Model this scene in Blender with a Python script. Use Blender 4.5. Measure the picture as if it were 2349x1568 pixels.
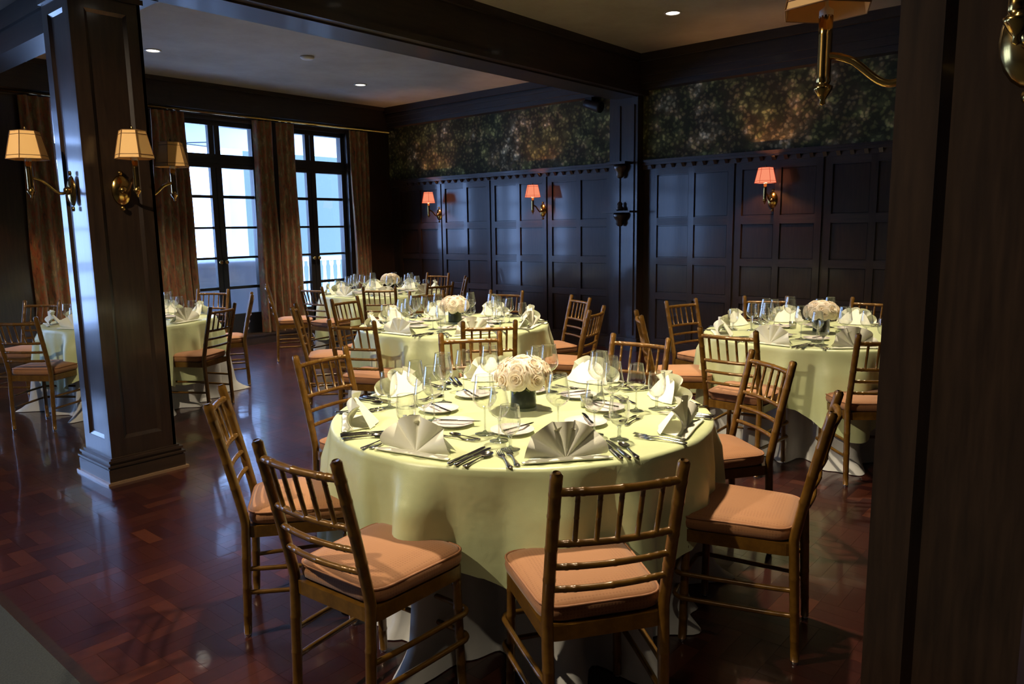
import bpy, bmesh, math, random
from math import sin, cos, pi, radians, hypot, atan2, sqrt
from mathutils import Vector, Matrix

# ------------------------------------------------------------------ clear
for o in list(bpy.data.objects):
    bpy.data.objects.remove(o, do_unlink=True)
scene = bpy.context.scene
COL = scene.collection
RND = random.Random(7)

# ------------------------------------------------------------------ camera
W_PX, H_PX, F_PX = 2349.0, 1568.0, 1719.58
CAM_H = 1.55
YAW, PITCH, ROLL = radians(49.287), radians(8.615), radians(0.847)
fwd = Vector((sin(YAW) * cos(PITCH), cos(YAW) * cos(PITCH), -sin(PITCH)))
rgt = Vector((cos(YAW), -sin(YAW), 0))
dwn = -rgt.cross(fwd)
r2 = cos(ROLL) * rgt + sin(ROLL) * dwn
d2 = -sin(ROLL) * rgt + cos(ROLL) * dwn
cam_d = bpy.data.cameras.new('camera')
cam_d.sensor_width = 36.0
cam_d.lens = F_PX / W_PX * 36.0
cam_d.clip_start = 0.05
cam = bpy.data.objects.new('camera', cam_d)
COL.objects.link(cam)
m3 = Matrix((r2, -d2, -fwd)).transposed()
cam.matrix_world = Matrix.Translation((0, 0, CAM_H)) @ m3.to_4x4()
scene.camera = cam

# ------------------------------------------------------------------ world and exposure
SKY_STRENGTH = 14.0
world = bpy.data.worlds.new('world')
scene.world = world
world.use_nodes = True
bg = world.node_tree.nodes['Background']
bg.inputs['Color'].default_value = (0.34, 0.54, 1.0, 1)
bg.inputs['Strength'].default_value = SKY_STRENGTH
vs = scene.view_settings
vs.view_transform = 'Standard'
vs.look = 'None'
vs.exposure = 0.0
vs.gamma = 1.0
vs.use_curve_mapping = False

WARM = (1.0, 0.84, 0.62)
SPOT_W = 600.0
# recessed downlights: x, y, ceiling z, power factor, visible fitting label
DOWNLIGHTS = [
    (6.71, 3.70, 3.55, 0.50, 'lit round downlight in the tan ceiling above the right-hand tables'),
    (3.82, 8.20, 3.45, 0.60, 'lit round downlight in the grey ceiling beside the left column'),
    (6.52, 8.18, 3.45, 0.80, 'lit round downlight in the grey ceiling near the far corner'),
    (4.35, 3.90, 3.55, 1.10, 'round ceiling downlight out of view above the middle table'),
    (2.95, 2.25, 3.55, 1.25, 'round ceiling downlight out of view above the nearest table'),
    (5.90, 1.70, 3.55, 0.75, 'round ceiling downlight out of view above the right-hand table'),
    (0.55, 0.35, 3.50, 0.14, 'round ceiling downlight out of view over the viewpoint'),
    (-0.55, 3.30, 3.50, 0.80, 'round ceiling downlight out of view over the carpet'),
    (4.60, 6.30, 3.45, 0.70, 'round ceiling downlight out of view between middle and far tables'),
]

# ------------------------------------------------------------------ mesh helpers
class MB:
    def __init__(self):
        self.v = []; self.f = []; self.sm = []; self.mi = []; self.cur = 0
    def add(self, vs, fs, smooth=False):
        b = len(self.v)
        self.v.extend([tuple(p) for p in vs])
        for q in fs:
            self.f.append(tuple(b + i for i in q)); self.sm.append(smooth); self.mi.append(self.cur)
    def box(self, x0, x1, y0, y1, z0, z1):
        self.add([(x0,y0,z0),(x1,y0,z0),(x1,y1,z0),(x0,y1,z0),(x0,y0,z1),(x1,y0,z1),(x1,y1,z1),(x0,y1,z1)],
                 [(0,3,2,1),(4,5,6,7),(0,1,5,4),(1,2,6,5),(2,3,7,6),(3,0,4,7)])
        return self
    def grid(self, fn, nu, nv, wrapu=False, smooth=True, flip=False):
        vs = []; fs = []
        for j in range(nv + 1):
            for i in range(nu if wrapu else nu + 1):
                vs.append(fn(i / nu, j / nv))
        w = nu if wrapu else nu + 1
        for j in range(nv):
            for i in range(nu):
                a = j * w + i; b = j * w + (i + 1) % w; c = (j + 1) * w + (i + 1) % w; d = (j + 1) * w + i
                fs.append((d, c, b, a) if flip else (a, b, c, d))
        self.add(vs, fs, smooth)
        return self
    def lathe(self, prof, n=20, c=(0, 0), smooth=True, sx=1, sy=1, cap0=True, cap1=True):
        vs = []; fs = []
        m = len(prof)
        for (r, z) in prof:
            for i in range(n):
                a = 2 * pi * i / n
                vs.append((c[0] + r * cos(a) * sx, c[1] + r * sin(a) * sy, z))
        for j in range(m - 1):
            for i in range(n):
                k = (i + 1) % n
                fs.append((j*n+i, j*n+k, (j+1)*n+k, (j+1)*n+i))
        if cap0 and prof[0][0] > 1e-5: fs.append(tuple(reversed(range(n))))
        if cap1 and prof[-1][0] > 1e-5: fs.append(tuple((m-1)*n + i for i in range(n)))
        self.add(vs, fs, smooth)
        return self
    def tube(self, pts, rad, n=8, caps=True, closed=False, smooth=True):
        pts = [Vector(p) for p in pts]
        m = len(pts)
        rads = rad if isinstance(rad, (list, tuple)) else [rad] * m
        tang = []
        for i in range(m):
            if closed: t = pts[(i+1) % m] - pts[i-1]
            elif i == 0: t = pts[1] - pts[0]
            elif i == m-1: t = pts[-1] - pts[-2]
            else: t = pts[i+1] - pts[i-1]
            tang.append(t.normalized())
        up = Vector((0, 0, 1)) if abs(tang[0].z) < 0.9 else Vector((1, 0, 0))
        nrm = tang[0].cross(up).normalized()
        vs = []; fs = []
        for i in range(m):
            nrm = (nrm - tang[i] * nrm.dot(tang[i])).normalized()
            bn = tang[i].cross(nrm)
            for k in range(n):
                a = 2 * pi * k / n
                vs.append(pts[i] + (nrm * cos(a) + bn * sin(a)) * rads[i])
        mm = m if closed else m - 1
        for i in range(mm):
            j = (i + 1) % m
            for k in range(n):
                l = (k + 1) % n
                fs.append((i*n+k, j*n+k, j*n+l, i*n+l)[::-1])
        if caps and not closed:
            fs.append(tuple(range(n))); fs.append(tuple(reversed(range((m-1)*n, m*n))))
        self.add(vs, fs, smooth)
        return self
    def prism(self, poly, z0, z1, smooth=False):
        n = len(poly)
        vs = [(x, y, z0) for x, y in poly] + [(x, y, z1) for x, y in poly]
        fs = [tuple(reversed(range(n))), tuple(range(n, 2*n))] + [(i, (i+1) % n, n+(i+1) % n, n+i) for i in range(n)]
        self.add(vs, fs, smooth)
        return self
    def xform(self, M):
        self.v = [tuple(M @ Vector(p)) for p in self.v]; return self
    def mesh(self, name, mats):
        me = bpy.data.meshes.new(name)
        me.from_pydata(self.v, [], self.f)
        for m in (mats if isinstance(mats, (list, tuple)) else [mats]):
            me.materials.append(m)
        me.polygons.foreach_set('use_smooth', self.sm)
        me.polygons.foreach_set('material_index', self.mi)
        me.update()
        return me

def link(name, data, parent=None, loc=None, rot=None):
    o = bpy.data.objects.new(name, data)
    COL.objects.link(o)
    if parent: o.parent = parent
    if loc is not None: o.location = loc
    if rot is not None: o.rotation_euler = rot
    return o
def obj(name, mb, mat, parent=None, loc=None, rot=None):
    return link(name, mb.mesh(name, mat), parent, loc, rot)
def tag(o, label, cat, group=None):
    o['label'] = label; o['category'] = cat
    if group: o['group'] = group
    return o
def struct(o):
    o['kind'] = 'structure'; return o
def empty(name, loc=(0, 0, 0), rz=0.0, parent=None):
    o = link(name, None, parent, loc, (0, 0, rz))
    o.empty_display_size = 0.1
    return o

# ------------------------------------------------------------------ materials
def newmat(name):
    m = bpy.data.materials.new(name); m.use_nodes = True
    nt = m.node_tree
    return m, nt, nt.nodes['Principled BSDF']
def N(nt, typ, **kw):
    n = nt.nodes.new(typ)
    for k, v in kw.items(): setattr(n, k, v)
    return n
def simple(name, col, rough=0.5, metal=0.0, spec=0.5, coat=0.0, trans=0.0):
    m, nt, b = newmat(name)
    b.inputs['Base Color'].default_value = (*col, 1)
    b.inputs['Roughness'].default_value = rough
    b.inputs['Metallic'].default_value = metal
    b.inputs['Specular IOR Level'].default_value = spec
    b.inputs['Coat Weight'].default_value = coat
    return m
def ramp(nt, stops):
    r = N(nt, 'ShaderNodeValToRGB')
    e = r.color_ramp.elements
    while len(e) < len(stops): e.new(0.5)
    for el, (p, c) in zip(e, stops):
        el.position = p; el.color = (*c, 1)
    return r
def bump(nt, b, src, strength, dist=0.01):
    bp = N(nt, 'ShaderNodeBump')
    bp.inputs['Strength'].default_value = strength
    bp.inputs['Distance'].default_value = dist
    nt.links.new(src, bp.inputs['Height'])
    nt.links.new(bp.outputs['Normal'], b.inputs['Normal'])
def coords(nt, scale, kind='Object'):
    tc = N(nt, 'ShaderNodeTexCoord'); mp = N(nt, 'ShaderNodeMapping')
    mp.inputs['Scale'].default_value = scale
    nt.links.new(tc.outputs[kind], mp.inputs['Vector'])
    return mp.outputs['Vector']
def noise(nt, vec, scale, detail=4, rough=0.55):
    n = N(nt, 'ShaderNodeTexNoise')
    n.inputs['Scale'].default_value = scale; n.inputs['Detail'].default_value = detail
    n.inputs['Roughness'].default_value = rough
    nt.links.new(vec, n.inputs['Vector'])
    return n
def wood(name, c1, c2, rough, coat, sc=(14, 14, 1.2)):
    m, nt, b = newmat(name)
    v = coords(nt, sc)
    n = noise(nt, v, 3.0, 6, 0.6)
    r = ramp(nt, [(0.3, c1), (0.75, c2)])
    nt.links.new(n.outputs['Fac'], r.inputs['Fac'])
    nt.links.new(r.outputs['Color'], b.inputs['Base Color'])
    b.inputs['Roughness'].default_value = rough
    b.inputs['Coat Weight'].default_value = coat
    b.inputs['Coat Roughness'].default_value = 0.10
    bump(nt, b, n.outputs['Fac'], 0.025, 0.004)
    return m
WOOD = wood('dark_stained_wood', (0.014, 0.008, 0.005), (0.036, 0.020, 0.011), 0.30, 0.45)
WOODH = wood('dark_stained_wood_horizontal', (0.018, 0.010, 0.006), (0.046, 0.025, 0.013), 0.36, 0.2, (1.2, 1.2, 14))
BEAMW = wood('beam_wood', (0.014, 0.009, 0.006), (0.034, 0.021, 0.013), 0.5, 0.05, (1.2, 1.2, 10))
FRAMEW = simple('window_frame_paint', (0.016, 0.014, 0.013), 0.45)

def parquet():
    m, nt, b = newmat('parquet')
    oi = N(nt, 'ShaderNodeObjectInfo'); ge = N(nt, 'ShaderNodeNewGeometry')
    ad = N(nt, 'ShaderNodeMath', operation='ADD'); fr = N(nt, 'ShaderNodeMath', operation='FRACT')
    nt.links.new(oi.outputs['Random'], ad.inputs[0]); nt.links.new(ge.outputs['Random Per Island'], ad.inputs[1])
    nt.links.new(ad.outputs[0], fr.inputs[0])
    r = ramp(nt, [(0.0, (0.023, 0.0052, 0.0044)), (0.5, (0.032, 0.0074, 0.0050)), (0.85, (0.042, 0.0102, 0.0060)), (1.0, (0.064, 0.017, 0.008))])
    nt.links.new(fr.outputs[0], r.inputs['Fac'])
    tc = N(nt, 'ShaderNodeTexCoord')
    n = noise(nt, tc.outputs['Object'], 30.0, 5, 0.6)
    mx = N(nt, 'ShaderNodeMix', data_type='RGBA', blend_type='MULTIPLY')
    mx.inputs['Factor'].default_value = 0.55
    r2_ = ramp(nt, [(0.3, (0.55, 0.5, 0.48)), (0.7, (1.25, 1.2, 1.15))])
    nt.links.new(n.outputs['Fac'], r2_.inputs['Fac'])
    nt.links.new(r.outputs['Color'], mx.inputs['A']); nt.links.new(r2_.outputs['Color'], mx.inputs['B'])
    nt.links.new(mx.outputs['Result'], b.inputs['Base Color'])
    b.inputs['Roughness'].default_value = 0.30
    b.inputs['Coat Weight'].default_value = 0.55
    b.inputs['Coat Roughness'].default_value = 0.07
    g = N(nt, 'ShaderNodeNewGeometry')
    n2 = noise(nt, g.outputs['Position'], 7.0, 3, 0.5)
    bp = N(nt, 'ShaderNodeBump'); bp.inputs['Strength'].default_value = 0.06; bp.inputs['Distance'].default_value = 0.01
    nt.links.new(n2.outputs['Fac'], bp.inputs['Height'])
    nt.links.new(bp.outputs['Normal'], b.inputs['Normal']); nt.links.new(bp.outputs['Normal'], b.inputs['Coat Normal'])
    return m
PARQ = parquet()
GROUT = simple('parquet_gap', (0.012, 0.006, 0.005), 0.6)

def carpet():
    m, nt, b = newmat('grey_carpet')
    v = coords(nt, (1, 1, 1))
    n = noise(nt, v, 160, 3, 0.7)
    r = ramp(nt, [(0.35, (0.014, 0.017, 0.016)), (0.7, (0.034, 0.038, 0.035))])
    nt.links.new(n.outputs['Fac'], r.inputs['Fac']); nt.links.new(r.outputs['Color'], b.inputs['Base Color'])
    b.inputs['Roughness'].default_value = 0.95
    bump(nt, b, n.outputs['Fac'], 0.5, 0.004)
    return m
CARPET = carpet()

def plaster():
    m, nt, b = newmat('ceiling_plaster')
    v = coords(nt, (1, 1, 1))
    n = noise(nt, v, 1.6, 6, 0.65)
    r = ramp(nt, [(0.3, (0.27, 0.235, 0.19)), (0.7, (0.36, 0.32, 0.265))])
    nt.links.new(n.outputs['Fac'], r.inputs['Fac']); nt.links.new(r.outputs['Color'], b.inputs['Base Color'])
    b.inputs['Roughness'].default_value = 0.9
    n2 = noise(nt, v, 18, 4, 0.6)
    bump(nt, b, n2.outputs['Fac'], 0.15, 0.01)
    return m
PLASTER = plaster()

def foliage():
    m, nt, b = newmat('tapestry_foliage')
    v = coords(nt, (1, 1, 1))
    wn = noise(nt, v, 7, 3, 0.6)
    mv = N(nt, 'ShaderNodeMix', data_type='RGBA', blend_type='LINEAR_LIGHT'); mv.inputs['Factor'].default_value = 0.05
    nt.links.new(v, mv.inputs['A']); nt.links.new(wn.outputs['Color'], mv.inputs['B'])
    vo = N(nt, 'ShaderNodeTexVoronoi'); vo.inputs['Scale'].default_value = 5.5
    nt.links.new(mv.outputs['Result'], vo.inputs['Vector'])
    vo2 = N(nt, 'ShaderNodeTexVoronoi'); vo2.inputs['Scale'].default_value = 19.0
    nt.links.new(mv.outputs['Result'], vo2.inputs['Vector'])
    big = noise(nt, v, 2.6, 6, 0.7)
    r1 = ramp(nt, [(0.32, (0.07, 0.075, 0.03)), (0.47, (0.16, 0.17, 0.065)), (0.56, (0.22, 0.16, 0.085)), (0.66, (0.44, 0.42, 0.32))])
    nt.links.new(big.outputs['Fac'], r1.inputs['Fac'])
    r2_ = ramp(nt, [(0.12, (1.9, 1.85, 1.7)), (0.34, (1, 1, 1)), (0.46, (0.55, 0.56, 0.46)), (0.7, (0.35, 0.35, 0.28))])
    nt.links.new(vo.outputs['Distance'], r2_.inputs['Fac'])
    r3 = ramp(nt, [(0.2, (1.7, 1.65, 1.55)), (0.38, (1.0, 1.0, 1.0)), (0.5, (0.4, 0.42, 0.38))])
    nt.links.new(vo2.outputs['Distance'], r3.inputs['Fac'])
    m1 = N(nt, 'ShaderNodeMix', data_type='RGBA', blend_type='MULTIPLY'); m1.inputs['Factor'].default_value = 1
    m2 = N(nt, 'ShaderNodeMix', data_type='RGBA', blend_type='MULTIPLY'); m2.inputs['Factor'].default_value = 1
    nt.links.new(r1.outputs['Color'], m1.inputs['A']); nt.links.new(r2_.outputs['Color'], m1.inputs['B'])
    nt.links.new(m1.outputs['Result'], m2.inputs['A']); nt.links.new(r3.outputs['Color'], m2.inputs['B'])
    nt.links.new(m2.outputs['Result'], b.inputs['Base Color'])
    b.inputs['Roughness'].default_value = 0.85
    return m
TAPESTRY = foliage()

def curtain_mat():
    m, nt, b = newmat('patterned_curtain')
    v = coords(nt, (16, 16, 5))
    n = noise(nt, v, 1.3, 4, 0.65)
    r = ramp(nt, [(0.30, (0.06, 0.034, 0.016)), (0.45, (0.26, 0.085, 0.030)), (0.56, (0.15, 0.12, 0.05)), (0.70, (0.40, 0.23, 0.11))])
    nt.links.new(n.outputs['Fac'], r.inputs['Fac']); nt.links.new(r.outputs['Color'], b.inputs['Base Color'])
    b.inputs['Roughness'].default_value = 0.8
    b.inputs['Sheen Weight'].default_value = 0.15
    return m
CURTAIN = curtain_mat()

def gold():
    m, nt, b = newmat('gold_brown_lacquer')
    v = coords(nt, (1, 1, 1))
    n = noise(nt, v, 28, 3, 0.6)
    r = ramp(nt, [(0.3, (0.115, 0.052, 0.0065)), (0.7, (0.190, 0.090, 0.012))])
    nt.links.new(n.outputs['Fac'], r.inputs['Fac']); nt.links.new(r.outputs['Color'], b.inputs['Base Color'])
    b.inputs['Roughness'].default_value = 0.30
    b.inputs['Metallic'].default_value = 0.25
    b.inputs['Coat Weight'].default_value = 0.35
    b.inputs['Coat Roughness'].default_value = 0.15
    return m
GOLD = gold()

def cushion_mat():
    m, nt, b = newmat('peach_cushion_fabric')
    tc = N(nt, 'ShaderNodeTexCoord'); mp = N(nt, 'ShaderNodeMapping'); mp.inputs['Scale'].default_value = (95, 95, 95)
    nt.links.new(tc.outputs['Object'], mp.inputs['Vector'])
    vo = N(nt, 'ShaderNodeTexVoronoi'); vo.inputs['Scale'].default_value = 1.0; vo.inputs['Randomness'].default_value = 0.12
    nt.links.new(mp.outputs['Vector'], vo.inputs['Vector'])
    r = ramp(nt, [(0.15, (0.26, 0.105, 0.036)), (0.42, (0.335, 0.145, 0.052))])
    nt.links.new(vo.outputs['Distance'], r.inputs['Fac'])
    nt.links.new(r.outputs['Color'], b.inputs['Base Color'])
    b.inputs['Roughness'].default_value = 0.8
    b.inputs['Sheen Weight'].default_value = 0.2
    bump(nt, b, vo.outputs['Distance'], 0.25, 0.002)
    return m
CUSHION = cushion_mat()
PIPING = simple('cushion_piping', (0.30, 0.13, 0.055), 0.7)

def cloth(name, c1, c2, rough, sheen, sc=300):
    m, nt, b = newmat(name)
    v = coords(nt, (1, 1, 1))
    n = noise(nt, v, sc, 2, 0.5)
    n1 = noise(nt, v, 2.5, 3, 0.5)
    r = ramp(nt, [(0.3, c1), (0.7, c2)])
    nt.links.new(n1.outputs['Fac'], r.inputs['Fac']); nt.links.new(r.outputs['Color'], b.inputs['Base Color'])
    b.inputs['Roughness'].default_value = rough
    b.inputs['Sheen Weight'].default_value = sheen
    n3 = noise(nt, v, 5.5, 3, 0.55)
    ma = N(nt, 'ShaderNodeMath', operation='MULTIPLY_ADD'); ma.inputs[1].default_value = 0.04
    nt.links.new(n.outputs['Fac'], ma.inputs[0]); nt.links.new(n3.outputs['Fac'], ma.inputs[2])
    bump(nt, b, ma.outputs[0], 0.35, 0.02)
    return m
OVERLAY = cloth('pale_green_satin', (0.53, 0.580, 0.295), (0.61, 0.655, 0.35), 0.38, 0.10)
SKIRT = cloth('cream_underskirt', (0.50, 0.49, 0.45), (0.57, 0.56, 0.52), 0.75, 0.1)
NAPKIN = cloth('napkin_linen', (0.83, 0.82, 0.65), (0.88, 0.87, 0.72), 0.6, 0.15)
CHINA = simple('white_china', (0.80, 0.74, 0.70), 0.12, 0, 0.5, 0.5)
SILVER = simple('polished_steel', (0.55, 0.53, 0.50), 0.14, 1.0)
GLIDE = simple('chrome_glide', (0.7, 0.7, 0.7), 0.2, 1.0)
BRASS = simple('polished_brass', (0.52, 0.33, 0.10), 0.16, 1.0)
DARKMETAL = simple('black_metal', (0.012, 0.012, 0.013), 0.45, 0.3)
LEAF = simple('dark_green_leaf', (0.004, 0.010, 0.006), 0.5)
GREENLEAF = simple('rose_leaf', (0.10, 0.16, 0.03), 0.5)
WHITEPAINT = simple('white_porch_paint', (0.80, 0.82, 0.84), 0.6)
AQUA = simple('aqua_house_paint', (0.085, 0.105, 0.075), 0.8)
PORCHGREY = simple('porch_grey', (0.32, 0.35, 0.40), 0.7)
COVERCLOTH = simple('grey_furniture_cover', (0.75, 0.74, 0.76), 0.8)
OFFWHITE = simple('candle_wax', (0.8, 0.76, 0.62), 0.5)
WALLPAINT = simple('plain_dark_wall', (0.03, 0.022, 0.018), 0.7)

def rose_mat():
    m, nt, b = newmat('ivory_rose_petal')
    oi = N(nt, 'ShaderNodeTexCoord')
    ge = N(nt, 'ShaderNodeNewGeometry')
    ln = N(nt, 'ShaderNodeVectorMath', operation='LENGTH')
    nt.links.new(oi.outputs['Object'], ln.inputs[0])
    r = ramp(nt, [(0.010, (0.95, 0.66, 0.42)), (0.026, (0.95, 0.82, 0.62)), (0.040, (0.95, 0.88, 0.74))])
    nt.links.new(ln.outputs['Value'], r.inputs['Fac'])
    nt.links.new(r.outputs['Color'], b.inputs['Base Color'])
    b.inputs['Roughness'].default_value = 0.55
    tl = N(nt, 'ShaderNodeBsdfTranslucent'); mxs = N(nt, 'ShaderNodeMixShader'); mxs.inputs['Fac'].default_value = 0.35
    nt.links.new(r.outputs['Color'], tl.inputs['Color'])
    nt.links.new(b.outputs[0], mxs.inputs[1]); nt.links.new(tl.outputs[0], mxs.inputs[2])
    nt.links.new(mxs.outputs[0], nt.nodes['Material Output'].inputs['Surface'])
    return m
ROSE = rose_mat()

def thin_glass(name, tint=(1, 1, 1), base=0.035, edge=0.9, power=3.2):
    m = bpy.data.materials.new(name); m.use_nodes = True
    nt = m.node_tree; nt.nodes.clear()
    out = N(nt, 'ShaderNodeOutputMaterial'); mix = N(nt, 'ShaderNodeMixShader')
    tr = N(nt, 'ShaderNodeBsdfTransparent'); gl = N(nt, 'ShaderNodeBsdfGlossy')
    tr.inputs['Color'].default_value = (*tint, 1)
    gl.inputs['Roughness'].default_value = 0.03
    lw = N(nt, 'ShaderNodeLayerWeight'); lw.inputs['Blend'].default_value = 0.5
    pw = N(nt, 'ShaderNodeMath', operation='POWER'); pw.inputs[1].default_value = power
    nt.links.new(lw.outputs['Facing'], pw.inputs[0])
    mr = N(nt, 'ShaderNodeMapRange')
    mr.inputs['To Min'].default_value = base; mr.inputs['To Max'].default_value = edge
    nt.links.new(pw.outputs[0], mr.inputs['Value'])
    nt.links.new(mr.outputs['Result'], mix.inputs['Fac'])
    nt.links.new(tr.outputs[0], mix.inputs[1]); nt.links.new(gl.outputs[0], mix.inputs[2])
    nt.links.new(mix.outputs[0], out.inputs['Surface'])
    return m
GLASS = thin_glass('thin_glass', (0.93, 0.94, 0.94), 0.10, 1.0, 1.7)
STEMGLASS = thin_glass('stem_glass', (0.85, 0.88, 0.88), 0.18, 1.0, 1.5)
PANE = thin_glass('window_pane_glass', (0.97, 0.98, 1.0), 0.04, 0.6, 4.0)

def emis(name, col, strength):
    m = bpy.data.materials.new(name); m.use_nodes = True
    nt = m.node_tree; nt.nodes.clear()
    out = N(nt, 'ShaderNodeOutputMaterial'); e = N(nt, 'ShaderNodeEmission')
    e.inputs['Color'].default_value = (*col, 1); e.inputs['Strength'].default_value = strength
    nt.links.new(e.outputs[0], out.inputs['Surface'])
    return m
LAMPGLOW = emis('downlight_glow', (1.0, 0.93, 0.80), 6.0)
SHADELIT = emis('lit_shade_fabric', (1.0, 0.30, 0.16), 0.95)
SHADELITIN = emis('lit_shade_rim', (1.0, 0.62, 0.35), 1.6)
SHADEOFF = simple('unlit_shade_fabric', (0.84, 0.50, 0.18), 0.7)
SHADETRIM = simple('shade_seam', (0.22, 0.10, 0.03), 0.7)
SHADETRIMLIT = emis('lit_shade_seam', (0.8, 0.06, 0.02), 0.6)

# ------------------------------------------------------------------ room shell
XR, YB = 8.20, 9.62           # panel face of right wall, face of back wall
XL, YF = -4.20, -3.20
CARPET_X = 0.83

# floor: sub floor, parquet planks, carpet
floor = struct(obj('floor', MB().box(XL, XR + 0.2, YF, YB + 0.3, -0.12, -0.006), GROUT))
PL, PWD = 0.216, 0.072
GAP = 0.0008
pm = {}
for rot_ in (0, 1):
    lx, ly = (PL, PWD) if rot_ == 0 else (PWD, PL)
    b_ = MB(); x1, y1 = lx - GAP, ly - GAP; c_ = 0.0006
    b_.add([(0,0,-0.006),(x1,0,-0.006),(x1,y1,-0.006),(0,y1,-0.006),(0,0,0),(x1,0,0),(x1,y1,0),(0,y1,0)],
           [(4,5,6,7),(0,1,5,4),(1,2,6,5),(2,3,7,6),(3,0,4,7)])
    pm[rot_] = b_
pmesh = {k: v.mesh('plank', PARQ) for k, v in pm.items()}
planks = []
nbx = int((XR - CARPET_X) / PL) + 1
nby = int((YB - 0.2 - (-1.0)) / PL) + 1
for bi in range(nbx):
    for bj in range(nby):
        r_ = (bi + bj) % 2
        for k in range(3):
            x = CARPET_X + 0.045 + bi * PL + (k * PWD if r_ else 0)
            y = -1.0 + bj * PL + (0 if r_ else k * PWD)
            if x > XR - 0.02: continue
            planks.append((x, y, r_))
def pvis(p):
    v = Vector((p[0] + 0.1, p[1] + 0.1, 0)) - Vector((0, 0, CAM_H))
    z = v.dot(fwd)
    if z < 0.3: return False
    u = v.dot(r2) / z * F_PX + W_PX / 2; w = v.dot(d2) / z * F_PX + H_PX / 2
    return -20 < u < 2000 and w < H_PX + 20 and not (hypot(p[0] + .1 - 2.44, p[1] + .1 - 2.05) < 0.8)
planks.sort(key=lambda p: (not pvis(p), hypot(p[0], p[1])))
for x, y, r_ in planks[:300]:
    link('plank', pmesh[r_], floor, (x, y, 0))
rest = MB()
for x, y, r_ in planks[300:]:
    src = pm[r_]
    rest.add([(a + x, b + y, c) for a, b, c in src.v], src.f)
pf = obj('parquet_field', rest, PARQ, floor); pf['kind'] = 'stuff'
cp = MB()
cp.box(XL, CARPET_X, YF, YB, -0.006, 0.012)
struct(obj('floor', cp, CARPET)); 
struct(obj('trim_1', MB().box(CARPET_X, CARPET_X + 0.045, YF, YB, -0.006, 0.004), WOOD))

# ceilings
struct(obj('ceiling', MB().box(2.0, XR, YF, 5.0, 3.55, 3.75), PLASTER))
struct(obj('ceiling', MB().box(2.2, XR, 5.0, YB + 0.2, 3.45, 3.75), PLASTER))
struct(obj('ceiling', MB().box(XL, 2.2, YF, YB + 0.2, 3.50, 3.75), PLASTER))

# plain outer walls (behind and left of the viewpoint)
struct(obj('wall_front', MB().box(XL - 0.2, XR + 0.3, YF - 0.2, YF, -0.1, 3.8), WALLPAINT))

# ---- window builder: leaf glass rows measured from the photograph
ROWS = [(0.42, 0.77), (0.81, 1.19), (1.22, 1.60), (1.63, 2.01), (2.05, 2.41), (2.59, 2.96)]
WIN_H = 0.60
win_n = [0]
pane_cache = {}
def pane_mesh(h):
    k = round(h, 3)
    if k not in pane_cache:
        pane_cache[k] = MB().box(-0.23, 0.23, -0.003, 0.003, -h / 2, h / 2).mesh('pane', PANE)
    return pane_cache[k]
knob_me = MB().lathe([(0, 0), (0.012, 0.004), (0.012, 0.02), (0.026, 0.028), (0.03, 0.042), (0.022, 0.056), (0, 0.06)], 12).mesh('door_knob', BRASS)
def window(cx, cy, rz, detail=True):
    win_n[0] += 1
    w = MB()
    # local: x along wall, y outward, origin on floor at wall face
    ya, yb = 0.10, 0.16
    for s in (-1, 1):
        w.box(*sorted((s * 0.54, s * 0.61)), ya - 0.02, yb + 0.02, 0.14, 3.02)
        w.box(*sorted((s * 0.006, s * 0.08)), ya, yb, 0.14, 3.02)
    w.box(-0.006, 0.006, ya - 0.01, yb, 0.14, 2.41)
    w.box(-0.61, 0.61, ya - 0.02, yb + 0.02, 2.96, 3.03)
    w.box(-0.61, 0.61, ya - 0.015, yb + 0.01, 2.41, 2.59)
    w.box(-0.61, 0.61, ya - 0.04, ya, 2.475, 2.515)
    w.box(-0.61, 0.61, ya, yb, 0.14, 0.42)
    for a, b in zip(ROWS[:-2], ROWS[1:-1]):
        w.box(-0.54, 0.54, ya + 0.01, yb - 0.01, a[1], b[0])
    o = struct(obj('window_%d' % win_n[0], w, FRAMEW, None, (cx, cy, 0), (0, 0, rz)))
    for (z0, z1) in ROWS:
        for s in (-1, 1):
            link('pane', pane_mesh(z1 - z0), o, (s * 0.31, 0.13, (z0 + z1) / 2))
    if detail:
        for s in (-1, 1):
            link('door_knob', knob_me, o, (s * 0.04, ya, 1.15), (radians(90), 0, 0))
    # portal so the sky light through the opening is sampled well
    l = bpy.data.lights.new('window_portal', 'AREA'); l.shape = 'RECTANGLE'; l.size = 1.1; l.size_y = 2.7
    l.cycles.is_portal = True
    lo = link('window_portal', l, None)
    lo.matrix_world = Matrix.Translation((cx, cy, 0)) @ Matrix.Rotation(rz, 4, 'Z') @ Matrix.Translation((0, 0.26, 1.6)) @ Matrix.Rotation(radians(-90), 4, 'X')
    return o

def wall_with_openings(name, a0, a1, centers, thick, mat, axis, face, zt=3.8):
    b = MB()
    def bx(u0, u1, z0, z1):
        if axis == 'x': b.box(u0, u1, face, face + thick, z0, z1)
        else: b.box(face - thick, face, u0, u1, z0, z1)
    cur = a0
    for c in sorted(centers):
        bx(cur, c - WIN_H, -0.1, zt)
        bx(c - WIN_H, c + WIN_H, -0.1, 0.14); bx(c - WIN_H, c + WIN_H, 3.02, zt)
        cur = c + WIN_H
    bx(cur, a1, -0.1, zt)
    return struct(obj(name, b, mat))
BACKW = [6.75, 5.25, 3.75, 0.45, -1.05, -2.55]
LEFTW = []
wall_back = wall_with_openings('wall_back', XL - 0.2, XR + 0.3, BACKW, 0.2, WOOD, 'x', YB)
wall_left = wall_with_openings('wall_left', YF, YB, LEFTW, 0.2, WALLPAINT, 'y', XL)
for c in BACKW: window(c, YB, 0, c > 3)
for c in LEFTW: window(XL, c, radians(90), False)
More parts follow.
